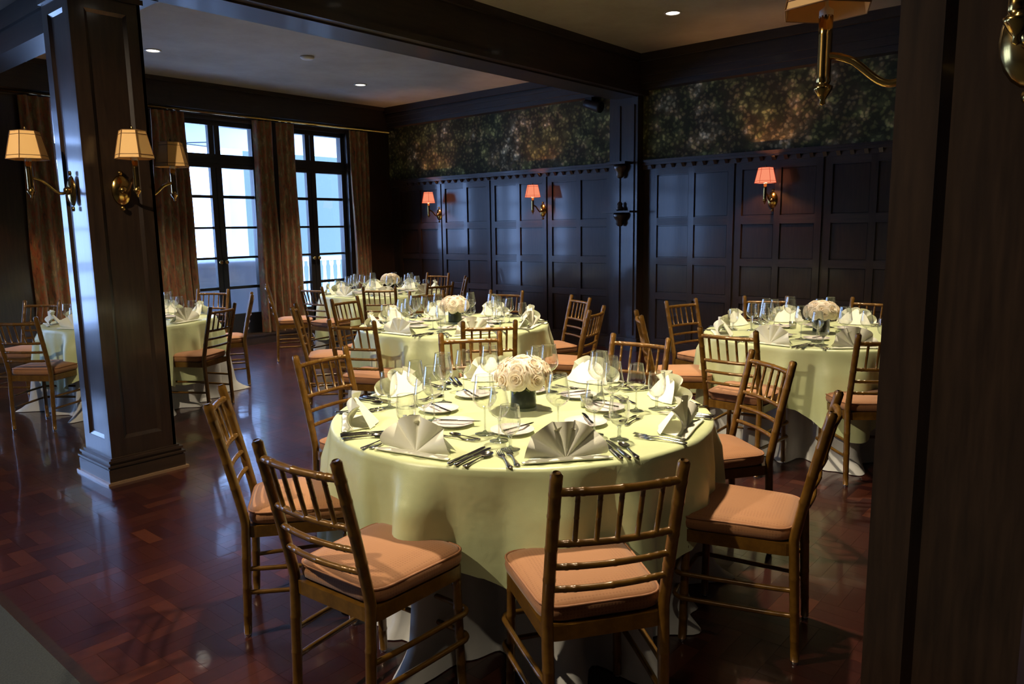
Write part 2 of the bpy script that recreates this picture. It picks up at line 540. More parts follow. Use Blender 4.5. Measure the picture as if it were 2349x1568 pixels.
struct(obj('trim_2', MB().box(2.40, XR, 9.46, YB, 0.0, 0.14).box(2.40, XR, 9.45, 9.47, 0.115, 0.145), WOODH))
# cornice along the back wall, cross beam, long beam
t3 = MB(); t3.box(2.3, XR, 9.47, YB, 3.12, 3.50).box(2.3, XR, 9.43, 9.48, 3.40, 3.46).box(2.3, XR, 9.56, YB, 3.07, 3.13)
struct(obj('trim_3', t3, BEAMW))
t4 = MB(); t4.box(XL, XR, 4.84, 5.27, 3.10, 3.60).box(XL, XR, 4.80, 4.85, 3.48, 3.60).box(XL, XR, 4.90, 5.21, 3.085, 3.11)
t4.box(XL, XR, 5.26, 5.30, 3.32, 3.60).box(XL, XR, 4.82, 4.845, 3.10, 3.16).box(XL, XR, 5.265, 5.29, 3.10, 3.16)
struct(obj('trim_4', t4, BEAMW))
t5 = MB(); t5.box(2.30, 2.50, 5.27, YB, 3.10, 3.60).box(2.27, 2.31, 5.27, YB, 3.28, 3.33).box(2.28, 2.52, 5.27, YB, 3.095, 3.14)
t5.box(1.85, 2.16, YF, 4.84, 3.10, 3.60)
struct(obj('trim_5', t5, BEAMW))

# ---- right wall: backing, panels, stiles, rails, picture rail with brackets, tapestry frieze
wall_right = struct(obj('wall_right', MB().box(XR + 0.02, XR + 0.3, YF, YB + 0.2, -0.1, 3.8), WOOD))
RZ = [(0.16, 0.66), (0.74, 1.09), (1.17, 1.56), (1.65, 2.16)]       # panel rows
def wall_run(y0, y1, grooves, mid=True):
    # grooves: y of dark upright joints; between two joints a pair of panel columns
    g = sorted(grooves)
    rails = [(0.0, 0.16), (0.66, 0.74), (1.09, 1.17), (1.56, 1.65), (2.16, 2.24)]
    for a, b in zip(g[:-1], g[1:]):
        a2, b2 = a + 0.014, b - 0.014
        mid_ = (a2 + b2) / 2
        st = [(a2, a2 + 0.07), (mid_ - 0.035, mid_ + 0.035), (b2 - 0.07, b2)]
        for s in st:
            obj('stile', MB().box(XR - 0.002, XR + 0.03, s[0], s[1], 0.0, 2.24), WOOD, wall_right)
        for (p, q) in ((st[0][1], st[1][0]), (st[1][1], st[2][0])):
            for rz0, rz1 in rails:
                obj('rail', MB().box(XR - 0.002, XR + 0.03, p, q, rz0, rz1), WOODH, wall_right)
            for z0, z1 in RZ:
                d = MB(); x0, x1 = XR + 0.012, XR + 0.03; k = 0.012
                d.add([(x1 , p, z0), (x1, q, z0), (x1, q, z1), (x1, p, z1), (x0 + .004, p + k, z0 + k), (x0 + .004, q - k, z0 + k), (x0 + .004, q - k, z1 - k), (x0 + .004, p + k, z1 - k)],
                      [(0,4,5,1),(1,5,6,2),(2,6,7,3),(3,7,4,0),(4,7,6,5)])
                obj('panel', d, WOOD, wall_right)
wall_run(5.30, YB, [5.34, 6.39, 7.43, 8.45, 9.47])
wall_run(-0.6, 4.89, [-0.30, 0.72, 1.74, 2.72, 3.70, 4.78])
pr = MB().box(XR - 0.07, XR + 0.03, YF, YB, 2.315, 2.345).box(XR - 0.045, XR + 0.03, YF, YB, 2.285, 2.315).box(XR - 0.015, XR + 0.03, YF, YB, 2.235, 2.286)
obj('picture_rail', pr, WOODH, wall_right)
br_me = MB()
br_me.add([(0.0,-.02,0),(0,.02,0),(-.04,.02,.045),(-.04,-.02,.045),(0,-.02,.045),(0,.02,.045)],[(0,1,2,3),(0,3,4),(1,5,2),(3,2,5,4)])
br = br_me.mesh('bracket', WOODH)
y = 0.15
while y < 9.3:
    if not (4.85 < y < 5.33): link('bracket', br, wall_right, (XR - 0.015, y, 2.241))
    y += 0.135
for y0, y1 in ((YF, 4.89), (5.29, YB)):
    obj('tapestry_frieze', MB().box(XR - 0.012, XR + 0.03, y0, y1, 2.345, 3.22), TAPESTRY, wall_right)
struct(obj('baseboard_right', MB().box(XR - 0.03, XR + 0.03, YF, YB, 0, 0.13).box(XR - 0.045, XR + 0.03, YF, YB, 0, 0.03), WOODH))
t6 = MB()
for y0, y1, zc in ((YF, 4.84, 3.56), (5.27, YB, 3.46)):
    t6.box(8.02, XR + 0.05, y0, y1, 3.22, zc).box(7.97, 8.05, y0, y1, zc - 0.10, zc).box(8.05, XR + 0.05, y0, y1, 3.16, 3.23).box(8.0, 8.05, y0, y1, 3.30, 3.34)
struct(obj('trim_6', t6, BEAMW))
# pilaster
t7 = MB(); t7.box(8.06, XR + 0.03, 4.89, 5.29, 0, 3.12).box(8.03, XR, 4.86, 5.32, 0, 0.16).box(8.04, XR, 4.93, 5.05, 0.2, 3.0).box(8.04, XR, 5.13, 5.25, 0.2, 3.0)
struct(obj('trim_7', t7, WOOD))

# ------------------------------------------------------------------ columns
def column(cx, cy, label):
    root = tag(empty('wooden_column', (cx, cy, 0)), label, 'column')
    h = 0.205
    obj('shaft', MB().box(-h + .018, h - .018, -h + .018, h - .018, 0, 3.12), WOOD, root)
    for i in range(4):
        M = Matrix.Rotation(i * pi / 2, 4, 'Z')
        f = MB()
        f.box(-h, -h + .085, -h, -h + .02, 0.15, 3.12).box(h - .085, h - .001, -h, -h + .02, 0.15, 3.12)
        f.box(-h + .085, h - .085, -h, -h + .02, 0.15, 0.27).box(-h + .085, h - .085, -h, -h + .02, 2.86, 3.12)
        obj('face_frame', f.xform(M), WOOD, root)
        p = MB()
        a, z0, z1 = h - .085, .27, 2.86
        p.add([(-a,-h+.003,z0),(a,-h+.003,z0),(a,-h+.003,z1),(-a,-h+.003,z1),(-a+.02,-h+.016,z0+.02),(a-.02,-h+.016,z0+.02),(a-.02,-h+.016,z1-.02),(-a+.02,-h+.016,z1-.02)],
              [(0,1,5,4),(1,2,6,5),(2,3,7,6),(3,0,4,7),(4,5,6,7)])
        obj('panel', p.xform(M), WOOD, root)
    def ring(e, z0, z1):
        return MB().box(-h - e, h + e, -h - e, h + e, z0, z1)
    obj('base_plinth', ring(.036, 0.016, 0.095), WOODH, root)
    mo = MB()
    obj('base_strip', ring(.052, 0, .016), simple('worn_wood_edge', (0.22, 0.13, 0.07), 0.25, 0, 0.5, 0.6), root)
    for e, z0, z1 in ((.030, .095, .106), (.040, .106, .118), (.022, .118, .135), (.030, .135, .150), (.012, .150, .160)):
        mo.box(-h - e, h + e, -h - e, h + e, z0, z1)
    obj('base_moulding', mo, WOODH, root)
    ca = MB()
    for e, z0, z1 in ((.015, 2.93, 2.96), (.012, 3.04, 3.08), (.03, 3.08, 3.11)):
        ca.box(-h - e, h + e, -h - e, h + e, z0, z1)
    obj('capital_moulding', ca, WOODH, root)
    return root
column(2.006, 5.08, 'dark panelled square wooden column with stepped base, standing at the left')
column(2.006, 0.252, 'dark blurred wooden column close to the viewer, filling the right edge')

# ------------------------------------------------------------------ wall and column sconces
def hexring(r, z, n=6, off=pi / 6):
    return [(r * cos(off + 2 * pi * i / n), r * sin(off + 2 * pi * i / n), z) for i in range(n)]
def hex_frustum(r0, z0, r1, z1, t=0.002):
    b = MB()
    A, B = hexring(r0, z0), hexring(r1, z1); C, D = hexring(r0 - t, z0), hexring(r1 - t, z1)
    vs_ = A + B + C + D; fs = []
    for i in range(6):
        k = (i + 1) % 6
        fs += [(i, k, 6 + k, 6 + i), (12 + k, 12 + i, 18 + i, 18 + k), (i, 12 + i, 12 + k, k), (6 + i, 6 + k, 18 + k, 18 + i)]
    b.add(vs_, fs)
    return b
SH_R0, SH_R1, SH_Z0, SH_Z1, ARM = 0.110, 0.074, 0.175, 0.335, 0.222
shade_me = {k: hex_frustum(SH_R0, SH_Z0, SH_R1, SH_Z1).mesh('lamp_shade', m) for k, m in ((1, SHADELIT), (0, SHADEOFF))}
tr_ = MB()
A, B = hexring(SH_R0 + .001, SH_Z0), hexring(SH_R1 + .001, SH_Z1)
for i in range(6): tr_.tube([A[i], B[i]], 0.0022, 5)
for fz in (0.0, 0.13, 0.87, 1.0):
    R_ = [tuple(A[i][j] + (B[i][j] - A[i][j]) * fz for j in range(3)) for i in range(6)]
    tr_.tube(R_, 0.0018, 4, closed=True)
trim_me = {k: tr_.mesh('shade_seams', m) for k, m in ((1, SHADETRIMLIT), (0, SHADETRIM))}
plate_b = MB().lathe([(0.0, 0.026), (0.02, 0.024), (0.036, 0.016), (0.046, 0.006), (0.05, 0.0)], 20, sx=1.0, sy=1.55)
plate_b.lathe([(0.012, 0.0), (0.012, 0.01), (0.0, 0.014)], 10, c=(0, 0.088)).lathe([(0.013, 0.0), (0.013, 0.01), (0.0, 0.014)], 10, c=(0, -0.09))
plate_b.lathe([(0.018, 0.02), (0.022, 0.032), (0.014, 0.045), (0.0, 0.05)], 12)
plate_b.xform(Matrix.Rotation(radians(90), 4, 'Z') @ Matrix.Rotation(radians(90), 4, 'X'))   # face towards +x, long side up
plate_b.xform(Matrix.Diagonal((1.0, 1.2, 1.2, 1)))
plate_me = plate_b.mesh('backplate', BRASS)
arm_pts = []
for i in range(17):
    t = i / 16
    arm_pts.append((0.03 + (ARM - 0.03) * t, 0, -0.005 - 0.028 * sin(pi * min(1, t * 1.6)) * (1 - t) + 0.075 * (t * t * (3 - 2 * t))))
arm_me = MB().tube(arm_pts, 0.0095, 10).mesh('arm', BRASS)
stem_b = MB().lathe([(0.0, -0.05), (0.008, -0.045), (0.006, -0.036), (0.013, -0.026), (0.022, -0.012), (0.024, -0.004), (0.014, 0.0), (0.018, 0.008), (0.017, 0.02), (0.017, 0.12), (0.017, 0.165)], 14)
stem_me = stem_b.mesh('candle_stem', BRASS)
cup_me = MB().lathe([(0.015, 0.155), (0.017, 0.162), (0.017, 0.178), (0.008, 0.185), (0.004, 0.19), (0.004, 0.33)], 12).mesh('candle_cup', OFFWHITE)
fin_me = MB().lathe([(0.004, 0.33), (0.009, 0.337), (0.005, 0.346), (0.007, 0.352), (0.0, 0.366)], 10).mesh('finial', BRASS)
spider = MB()
for i in range(3):
    a = 2 * pi * i / 3
    spider.tube([(0, 0, SH_Z1 - .006), (SH_R1 * .9 * cos(a), SH_R1 * .9 * sin(a), SH_Z1 - .006)], 0.0015, 4)
spider_me = spider.mesh('shade_holder', BRASS)
def sconce(loc, ang, lit, label, group):
    root = tag(empty('wall_sconce', loc, radians(ang)), label, 'lamp', group)
    link('backplate', plate_me, root); link('arm', arm_me, root)
    st = link('candle_stem', stem_me, root, (ARM, 0, 0)); link('candle_cup', cup_me, st)
    sh = link('lamp_shade', shade_me[lit], root, (ARM, 0, 0), (0, 0, radians(20)))
    link('shade_seams', trim_me[lit], sh); link('shade_holder', spider_me, sh); link('finial', fin_me, sh)
    if lit:
        l = bpy.data.lights.new('bulb', 'POINT'); l.energy = 24.0; l.color = (1.0, 0.45, 0.18); l.shadow_soft_size = 0.018
        link('bulb', l, root, (ARM, 0, 0.245))
    return root
sconce((XR, 8.50, 1.775), 180, 1, 'lit red-shaded brass wall sconce nearest the windows', 'lit wall sconces')
sconce((XR, 6.46, 1.785), 180, 1, 'lit red-shaded brass wall sconce in the middle, left of the pilaster', 'lit wall sconces')
sconce((XR, 3.26, 1.815), 180, 1, 'lit red-shaded brass wall sconce right of the pilaster', 'lit wall sconces')
sconce((2.12, YB, 1.80), -90, 1, 'lit red-shaded brass sconce on the window wall beyond the left edge', 'lit wall sconces')
CF = 0.205
sconce((2.006 - CF, 5.08, 1.815), 180, 0, 'unlit tan-shaded brass sconce on the left side of the left column', 'unlit column sconces')
sconce((2.006, 5.08 - CF, 1.815), -90, 0, 'unlit tan-shaded brass sconce on the front of the left column', 'unlit column sconces')
sconce((2.006 + CF, 5.08, 1.815), 0, 0, 'unlit tan-shaded brass sconce on the right side of the left column', 'unlit column sconces')
sconce((2.006, 0.252 + CF, 1.895), 90, 0, 'unlit brass sconce on the near dark column, at the top right', 'unlit column sconces')
sconce((2.006 - CF, 0.215, 1.895), 180, 0, 'brass sconce cut off by the right edge on the near column', 'unlit column sconces')

# ------------------------------------------------------------------ downlights
trimring = MB().lathe([(0.064, 0.0), (0.085, 0.0), (0.086, -0.006), (0.066, -0.008), (0.064, 0.0)], 28, cap0=False, cap1=False)
trimring_me = trimring.mesh('trim_ring', simple('downlight_trim', (0.5, 0.46, 0.4), 0.5))
lens_me = MB().lathe([(0.0, -0.0025), (0.064, -0.0025), (0.064, -0.0005)], 28).mesh('lens', LAMPGLOW)
for x, y, z, k, lab in DOWNLIGHTS:
    root = empty('ceiling_downlight', (x, y, z))
    tag(root, lab, 'light', 'ceiling downlights')
    link('trim_ring', trimring_me, root); link('lens', lens_me, root)
    l = bpy.data.lights.new('downlight_beam', 'SPOT')
    l.energy = SPOT_W * k; l.color = WARM; l.spot_size = radians(158 if x < 0 else 82); l.spot_blend = 0.3 if x < 0 else 0.7; l.shadow_soft_size = 0.03 if x < 0 else 0.07
    link('downlight_beam', l, root, (0, 0, -0.02))
tag(obj('smoke_detector', MB().lathe([(0.075, 3.45), (0.075, 3.435), (0.06, 3.42), (0.03, 3.415), (0.0, 3.415)], 24, c=(5.10, 7.30)), simple('detector_plastic', (0.45, 0.42, 0.38), 0.6)),
    'round pale smoke detector on the grey ceiling', 'detector')

# ------------------------------------------------------------------ curtains and rod
def curtain(x0, x1, label, seed, zb=0.145, flare=0.04):
    rr = random.Random(seed)
    w = x1 - x0; n = max(3, int(w / 0.085)); ph = rr.uniform(0, 6)
    ks = [rr.uniform(0.7, 1.3) for _ in range(n + 2)]
    def fn(side):
        def f(u, v):
            z = zb + (3.06 - zb) * v
            a = u * n; k = int(min(n - 1, a)); amp = (0.032 + 0.022 * (1 - v)) * (ks[k] * (1 - (a - k)) + ks[k + 1] * (a - k))
            dx = (u - 0.5) * flare * (1 - v) * 2 + 0.008 * sin(9 * v + ph + 3 * u)
            yy = 9.515 + amp * sin(2 * pi * a + ph + 0.5 * sin(3 * v)) + side
            return (x0 + u * w + dx, yy, z)
        return f
    b = MB()
    nu = n * 8
    b.grid(fn(0.0), nu, 14); b.grid(fn(0.006), nu, 14, flip=True)
    tag(obj('curtain', b, CURTAIN), label, 'curtain', 'patterned curtains at the French windows')
curtain(2.93, 3.25, 'rust patterned curtain left of the big column', 1)
curtain(4.33, 4.76, 'brown patterned curtain between the column and the first bright window', 2)
curtain(5.73, 6.02, 'rust patterned curtain just right of the first bright window', 3)
curtain(6.09, 6.37, 'rust patterned curtain overlapping the second bright window from the left', 4)
curtain(7.31, 7.66, 'orange brown patterned curtain right of the second bright window', 5, flare=-0.06)
rod = MB()
rod.tube([(2.75, 9.50, 3.088), (8.1, 9.50, 3.088)], 0.016, 8)
tag(obj('curtain_rod', rod, BRASS), 'long thin curtain rod above the French windows', 'rod')

# ------------------------------------------------------------------ porch outside the windows
PY0, PY1 = YB + 0.22, 12.6
tag(obj('porch_floor', MB().box(-6, 10.5, PY0, 13.0, -0.2, 0.06), PORCHGREY), 'pale grey porch floor outside the windows', 'floor')
tag(obj('porch_ceiling', MB().box(-6, 10.5, PY0, PY1 + .3, 3.35, 3.5), WHITEPAINT), 'white porch ceiling seen through the window tops', 'ceiling')
pb = MB().box(-6, 10.5, PY1 - 0.1, PY1 + 0.1, 3.0, 3.35)
tag(obj('porch_beam', pb, WHITEPAINT), 'white beam along the porch edge beyond the windows', 'beam')
rail_root = tag(empty('balustrade', (0, PY1, 0.06)), 'white porch balustrade outside the windows', 'railing')
obj('hand_rail', MB().box(-6, 10.5, -.07, .07, 0.92, 1.0), WHITEPAINT, rail_root)
obj('bottom_rail', MB().box(-6, 10.5, -.05, .05, 0.06, 0.13), WHITEPAINT, rail_root)
bal_me = MB().lathe([(0.04, 0.13), (0.04, 0.18), (0.025, 0.22), (0.055, 0.40), (0.03, 0.62), (0.025, 0.80), (0.04, 0.84), (0.04, 0.92)], 10).mesh('baluster', WHITEPAINT)
x = 3.0
while x < 10.4:
    link('baluster', bal_me, rail_root, (x, 0, 0)); x += 0.17
for x, lab in ((7.25, 'white square porch post beyond the first bright window'), (3.6, 'white square porch post hidden beyond the column'), (0.2, 'white square porch post at the far left')):
    pc = tag(empty('porch_post', (x, PY1 + 0.30, 0.06)), lab, 'post', 'porch posts')
    obj('shaft', MB().box(-.16, .16, -.16, .16, 0.1, 2.95), WHITEPAINT, pc)
    obj('base', MB().box(-.2, .2, -.2, .2, 0, 0.14), WHITEPAINT, pc)
tag(obj('neighbour_house', MB().box(8.7, 15.0, 15.0, 15.4, -0.2, 5.0).box(8.6, 15.0, 14.7, 15.5, 5.0, 5.15), AQUA), 'pale aqua house wall beyond the porch, seen through the second window', 'house')
# ceiling fan
fan = tag(empty('ceiling_fan', (5.58, 11.4, 2.90)), 'dark ceiling fan seen through the top left pane', 'fan')
obj('down_rod', MB().tube([(0, 0, .1), (0, 0, .45)], 0.012, 8), DARKMETAL, fan)
obj('motor', MB().lathe([(0, -.08), (.08, -.07), (.12, -.02), (.12, .04), (.06, .1), (0, .11)], 16), DARKMETAL, fan)
for i in range(5):
    bl = MB().box(.13, .62, -.06, .06, -.004, .004).xform(Matrix.Rotation(2 * pi * i / 5 + .3, 4, 'Z') @ Matrix.Rotation(.2, 4, 'X'))
    obj('blade', bl, DARKMETAL, fan)
# covered furniture right outside the first window
cv = MB()
def cov(u, v):
    a = 2 * pi * u
    c_, s_ = cos(a), sin(a)
    e = 0.35
    sx = abs(c_) ** e * (1 if c_ > 0 else -1); sy = abs(s_) ** e * (1 if s_ > 0 else -1)
    if v < 0.75:
        z = 0.06 + 1.05 * v / 0.75; k = 1.0 - 0.06 * (v / .75) + 0.02 * sin(9 * a) * (1 - v)
    else:
        t = (v - .75) / .25; z = 1.11 + 0.07 * sin(t * pi / 2); k = 0.94 * (1 - t)
    return (5.75 + 0.95 * sx * k, 10.75 + 0.38 * sy * k, z)
cv.grid(cov, 64, 20, wrapu=True)
tag(obj('furniture_cover', cv, COVERCLOTH), 'blue-grey cloth cover over porch furniture behind the first bright window', 'cover')

# ------------------------------------------------------------------ small dark fittings on the right wall
sp = tag(empty('spotlight', (8.1, 5.62, 3.05)), 'small black spotlight fixed under the cornice beside the pilaster', 'spotlight')
obj('bracket', MB().box(-.03, .10, -.05, .05, 0.02, .17), DARKMETAL, sp)
obj('body', MB().lathe([(0, 0), (.05, .01), (.055, .1), (.07, .24), (.066, .26), (0, .25)], 16).xform(Matrix.Translation((-.02, .06, .05)) @ Matrix.Rotation(radians(108), 4, 'X')), DARKMETAL, sp)
def corbel(loc, label, shelf):
    c = tag(empty('carved_corbel', loc), label, 'corbel')
    b = MB().lathe([(0.0, -.17), (.03, -.16), (.05, -.13), (.045, -.10), (.075, -.06), (.085, -.02), (.07, .0)], 12)
    obj('carving', b, WOOD, c)
    if shelf:
        obj('shelf', MB().box(-.10, .10, -.20, .20, 0, .022), WOODH, c)
        obj('ornament', MB().lathe([(.04, .022), (.05, .05), (.03, .08), (.035, .11), (0, .15)], 10), WOOD, c)
    else:
        obj('cap', MB().box(-.10, .10, -.13, .13, 0, .03), WOODH, c)
corbel((7.99, 5.09, 2.30), 'dark carved wooden corbel high on the pilaster', False)
corbel((7.99, 5.09, 1.72), 'dark wooden bracket shelf with carved corbel low on the pilaster', True)

# ------------------------------------------------------------------ chairs
def ringed(p0, p1, r, rings, n=8, extra=None):
    """bamboo-style turned bar from p0 to p1 with little rings"""
    p0, p1 = Vector(p0), Vector(p1)
    ts = [0.0, 1.0]
    for k in rings: ts += [k - .022, k - .009, k + .009, k + .022]
    ts = sorted(t for t in ts if 0 <= t <= 1)
    pts = []; rad = []
    for t in ts:
        p = p0.lerp(p1, t)
        if extra: p = p + Vector(extra(t))
        pts.append(p)
        near = min([abs(t - k) for k in rings] or [1])
        rad.append(r * (1.09 if near < .012 else 1.0))
    return MB().tube(pts, rad, n)
def post_y(z):
    if z <= 0.46: return -0.215 + 0.02 * z / 0.46
    return -0.195 - 0.105 * ((z - 0.46) / 0.47) ** 1.1
TOPZ = 0.93
def post_mesh(s):
    zs = []
    z = 0.012
    rings = (0.09, 0.20, 0.32, 0.60, 0.70, 0.80, 0.865)
    base = [0.012, 0.06, 0.14, 0.26, 0.38, 0.43, 0.46, 0.50, 0.55, 0.65, 0.75, 0.83, 0.90, 0.922, 0.93]
    zz = set(base)
    for k in rings: zz |= {k - .008, k - .003, k + .003, k + .008}
    zz = sorted(zz)
    pts = []; rad = []
    for z in zz:
        x = s * (0.174 + 0.006 * z)
        pts.append((x, post_y(z), z))
        r = 0.0175 if z > .3 else 0.0150 + .0025 * z / .3
        if min(abs(z - k) for k in rings) < .0045: r *= 1.06
        if z >= 0.929: r = 0.011
        rad.append(r)
    return MB().tube(pts, rad, 10)
chair_parts = []     # (name, mesh, child list)
def rail_bow(z, x, amt=0.022):
    return -amt * (1 - (x / 0.18) ** 2)
def rail(z, r=0.0105, rings=(.12, .2, .5, .8, .88)):
    xa = 0.174 + 0.006 * z
    p0, p1 = (-xa, post_y(z), z), (xa, post_y(z), z)
    ts = sorted(set([i / 12 for i in range(13)] + [k + d for k in rings for d in (-.018, -.008, .008, .018)]))
    pts = []; rad = []
    for t in ts:
        x = -xa + 2 * xa * t
        pts.append((x, post_y(z) + rail_bow(z, x), z))
        rad.append(r * (1.10 if min(abs(t - k) for k in rings) < .011 else 1.0))
    return MB().tube(pts, rad, 8)
def rounded_quad(wr, wf, yr, yf, rc, n=5):
    c = [(wr, yr), (wf, yf), (-wf, yf), (-wr, yr)]
    poly = []
    for i, (x, y) in enumerate(c):
        p = Vector((x, y)); a = (Vector(c[i - 1]) - p).normalized(); b = (Vector(c[(i + 1) % 4]) - p).normalized()
        s_, e_ = p + a * rc, p + b * rc
        for k in range(n + 1):
            t = k / n
            q = (1 - t) ** 2 * s_ + 2 * t * (1 - t) * p + t * t * e_
            poly.append((q.x, q.y))
    return poly
SEAT = rounded_quad(0.178, 0.205, -0.182, 0.205, 0.065)
def cushion_mesh():
    b = MB(); n = len(SEAT)
    prof = [(0.965, 0.447), (1.03, 0.457), (1.045, 0.475), (1.025, 0.496), (0.95, 0.506), (0.78, 0.515), (0.45, 0.521), (0.2, 0.523)]
    vs_ = []; fs = []
    cy_ = 0.01
    for k, z in prof:
        for (x, y) in SEAT: vs_.append((x * k, cy_ + (y - cy_) * k, z))
    for j in range(len(prof) - 1):
        for i in range(n):
            k = (i + 1) % n
            fs.append((j*n+i, j*n+k, (j+1)*n+k, (j+1)*n+i))
    vs_.append((0, cy_, 0.523)); m_ = len(vs_) - 1
    for i in range(n): fs.append(((len(prof)-1)*n+i, (len(prof)-1)*n+(i+1) % n, m_))
    fs.append(tuple(reversed(range(n))))
    b.add(vs_, fs, True)
    return b
def hoop(z):
    pts = []
    for s in (1, -1):
        side = []
        for i in range(8):
            t = i / 7
            side.append((s * (0.176 + 0.034 * t ** .7), -0.205 + 0.385 * t, z))
        for i in range(1, 5):
            a = i / 5 * pi / 2
            side.append((s * (0.17 + 0.04 * cos(a)), 0.18 + 0.04 * sin(a), z))
        pts += side if s == 1 else side[::-1]
        if s == 1: pts += [(0.10, 0.222, z), (0.0, 0.224, z), (-0.10, 0.222, z)]
    return MB().tube(pts, 0.0095, 8)
P_POST = [post_mesh(s).mesh('back_post', GOLD) for s in (-1, 1)]
P_LEG = [ringed((s * 0.192, 0.185, 0.012), (s * 0.184, 0.178, 0.41), 0.0155, (.2, .45, .7, .92)).mesh('leg', GOLD) for s in (-1, 1)]
P_GLIDE = MB().lathe([(0.012, 0.0), (0.013, 0.004), (0.011, 0.02), (0.0, 0.02)], 10).mesh('foot_glide', GLIDE)
P_FRAME = MB().prism([(x, y) for x, y in rounded_quad(0.186, 0.204, -0.20, 0.205, 0.045)], 0.402, 0.447).mesh('seat_frame', GOLD)
P_CUSH = cushion_mesh().mesh('cushion', CUSHION)
P_PIPE = MB().tube([(x * 1.03, 0.01 + (y - 0.01) * 1.03, 0.496) for x, y in SEAT], 0.0042, 6, closed=True).mesh('piping', PIPING)
P_TOP = rail(0.872, 0.0125).mesh('top_rail', GOLD)
P_SPR = rail(0.715, 0.0105).mesh('spindle_rail', GOLD)
P_LAD = [rail(z, 0.0098).mesh('ladder_rail', GOLD) for z in (0.642, 0.570)]
P_SPIN = []
for i in range(5):
    x = -0.118 + 0.059 * i
    P_SPIN.append(ringed((x, post_y(.715) + rail_bow(0, x), .715), (x * 1.02, post_y(.872) + rail_bow(0, x), .872), 0.0075, (.5, .82), 7).mesh('spindle', GOLD))
P_HOOP = [hoop(z).mesh('stretcher', GOLD) for z in (0.275, 0.180)]
BACK = 0.30
def chair(px, py, f, label, group):
    """px, py: point on the floor under the middle of the two post tops, f: direction faced in degrees"""
    a = radians(f)
    root = tag(empty('banquet_chair', (px + BACK * cos(a), py + BACK * sin(a), 0), a - pi / 2), label, 'chair', group)
    for k, s in ((0, -1), (1, 1)):
        p = link('back_post', P_POST[k], root); link('foot_glide', P_GLIDE, p, (s * 0.174, -0.215, 0))
        p = link('leg', P_LEG[k], root); link('foot_glide', P_GLIDE, p, (s * 0.192, 0.185, 0))
    link('seat_frame', P_FRAME, root)
    c = link('cushion', P_CUSH, root); link('piping', P_PIPE, c)
    link('top_rail', P_TOP, root); link('spindle_rail', P_SPR, root)
    for m_ in P_LAD: link('ladder_rail', m_, root)
    for m_ in P_SPIN: link('spindle', m_, root)
    for m_ in P_HOOP: link('stretcher', m_, root)
    return root

# ------------------------------------------------------------------ tables
TZ = 0.766
TABLES = {
    'A': dict(c=(2.44, 2.05), R=0.80, name='nearest table', corner=150, seed=4),
    'B': dict(c=(4.42, 4.44), R=0.78, name='middle table', corner=20, seed=5),
    'C': dict(c=(6.20, 7.50), R=0.78, name='far corner table', corner=70, seed=8),
    'R': dict(c=(5.53, 1.84), R=0.78, name='right-hand table', corner=35, seed=11),
    'L': dict(c=(2.93, 7.15), R=0.72, name='table behind the column', corner=10, seed=13),
}
CHAIRS = {
    'A': [(1.17, 1.84, 4), (1.62, 1.02, 55), (2.71, .82, 104), (3.51, 1.37, 143), (3.73, 2.23, -178), (3.27, 3.15, -128), (2.30, 3.31, -80), (1.41, 2.75, -36)],
    'B': [(3.23, 4.27, 22), (3.75, 3.43, 46), (4.85, 3.29, 106), (5.60, 3.98, 153), (5.76, 5.02, -165), (5.28, 5.70, -115), (4.33, 5.81, -78), (3.62, 5.57, -38)],
    'C': [(5.01, 7.34, 7), (5.40, 6.60, 41), (6.21, 6.45, 80), (7.17, 6.95, 138), (7.60, 7.94, -165), (4.92, 8.12, -32)],
    'R': [(4.27, 1.95, 0), (4.73, 2.85, -53), (5.79, 3.07, -105), (6.46, 2.60, -150), (6.72, 1.77, 177), (4.58, 1.11, 38)],
    'L': [(2.53, 8.17, -145), (1.86, 6.68, 35), (4.19, 8.01, -148), (3.30, 6.16, 118), (4.11, 7.06, 150)],
}
EXTRA = {'A': [], 'B': [], 'C': [62, 112], 'R': [], 'L': [165]}
EIGHT = ['front', 'front-right', 'right', 'back-right', 'back', 'back-left', 'left', 'front-left']
def seat_names(key):
    """one name per seat, in turn around the table, seen from the viewpoint"""
    cx, cy = TABLES[key]['c']
    cam_a = atan2(-cy, -cx)
    angs = [atan2(y - cy, x - cx) for x, y, f in CHAIRS[key]] + [radians(a) for a in EXTRA[key]]
    rel = [((a - cam_a + pi / 8) % (2 * pi)) for a in angs]
    order = sorted(range(len(angs)), key=lambda i: rel[i])
    want = [rel[i] / (2 * pi) * 8 - 0.5 for i in order]
    best = None
    import itertools
    for comb in itertools.combinations(range(8), len(angs)):
        cost = sum((c - w) ** 2 for c, w in zip(comb, want))
        if best is None or cost < best[0]: best = (cost, comb)
    names = [None] * len(angs)
    for i, k in zip(order, best[1]): names[i] = EIGHT[k]
    return angs, names

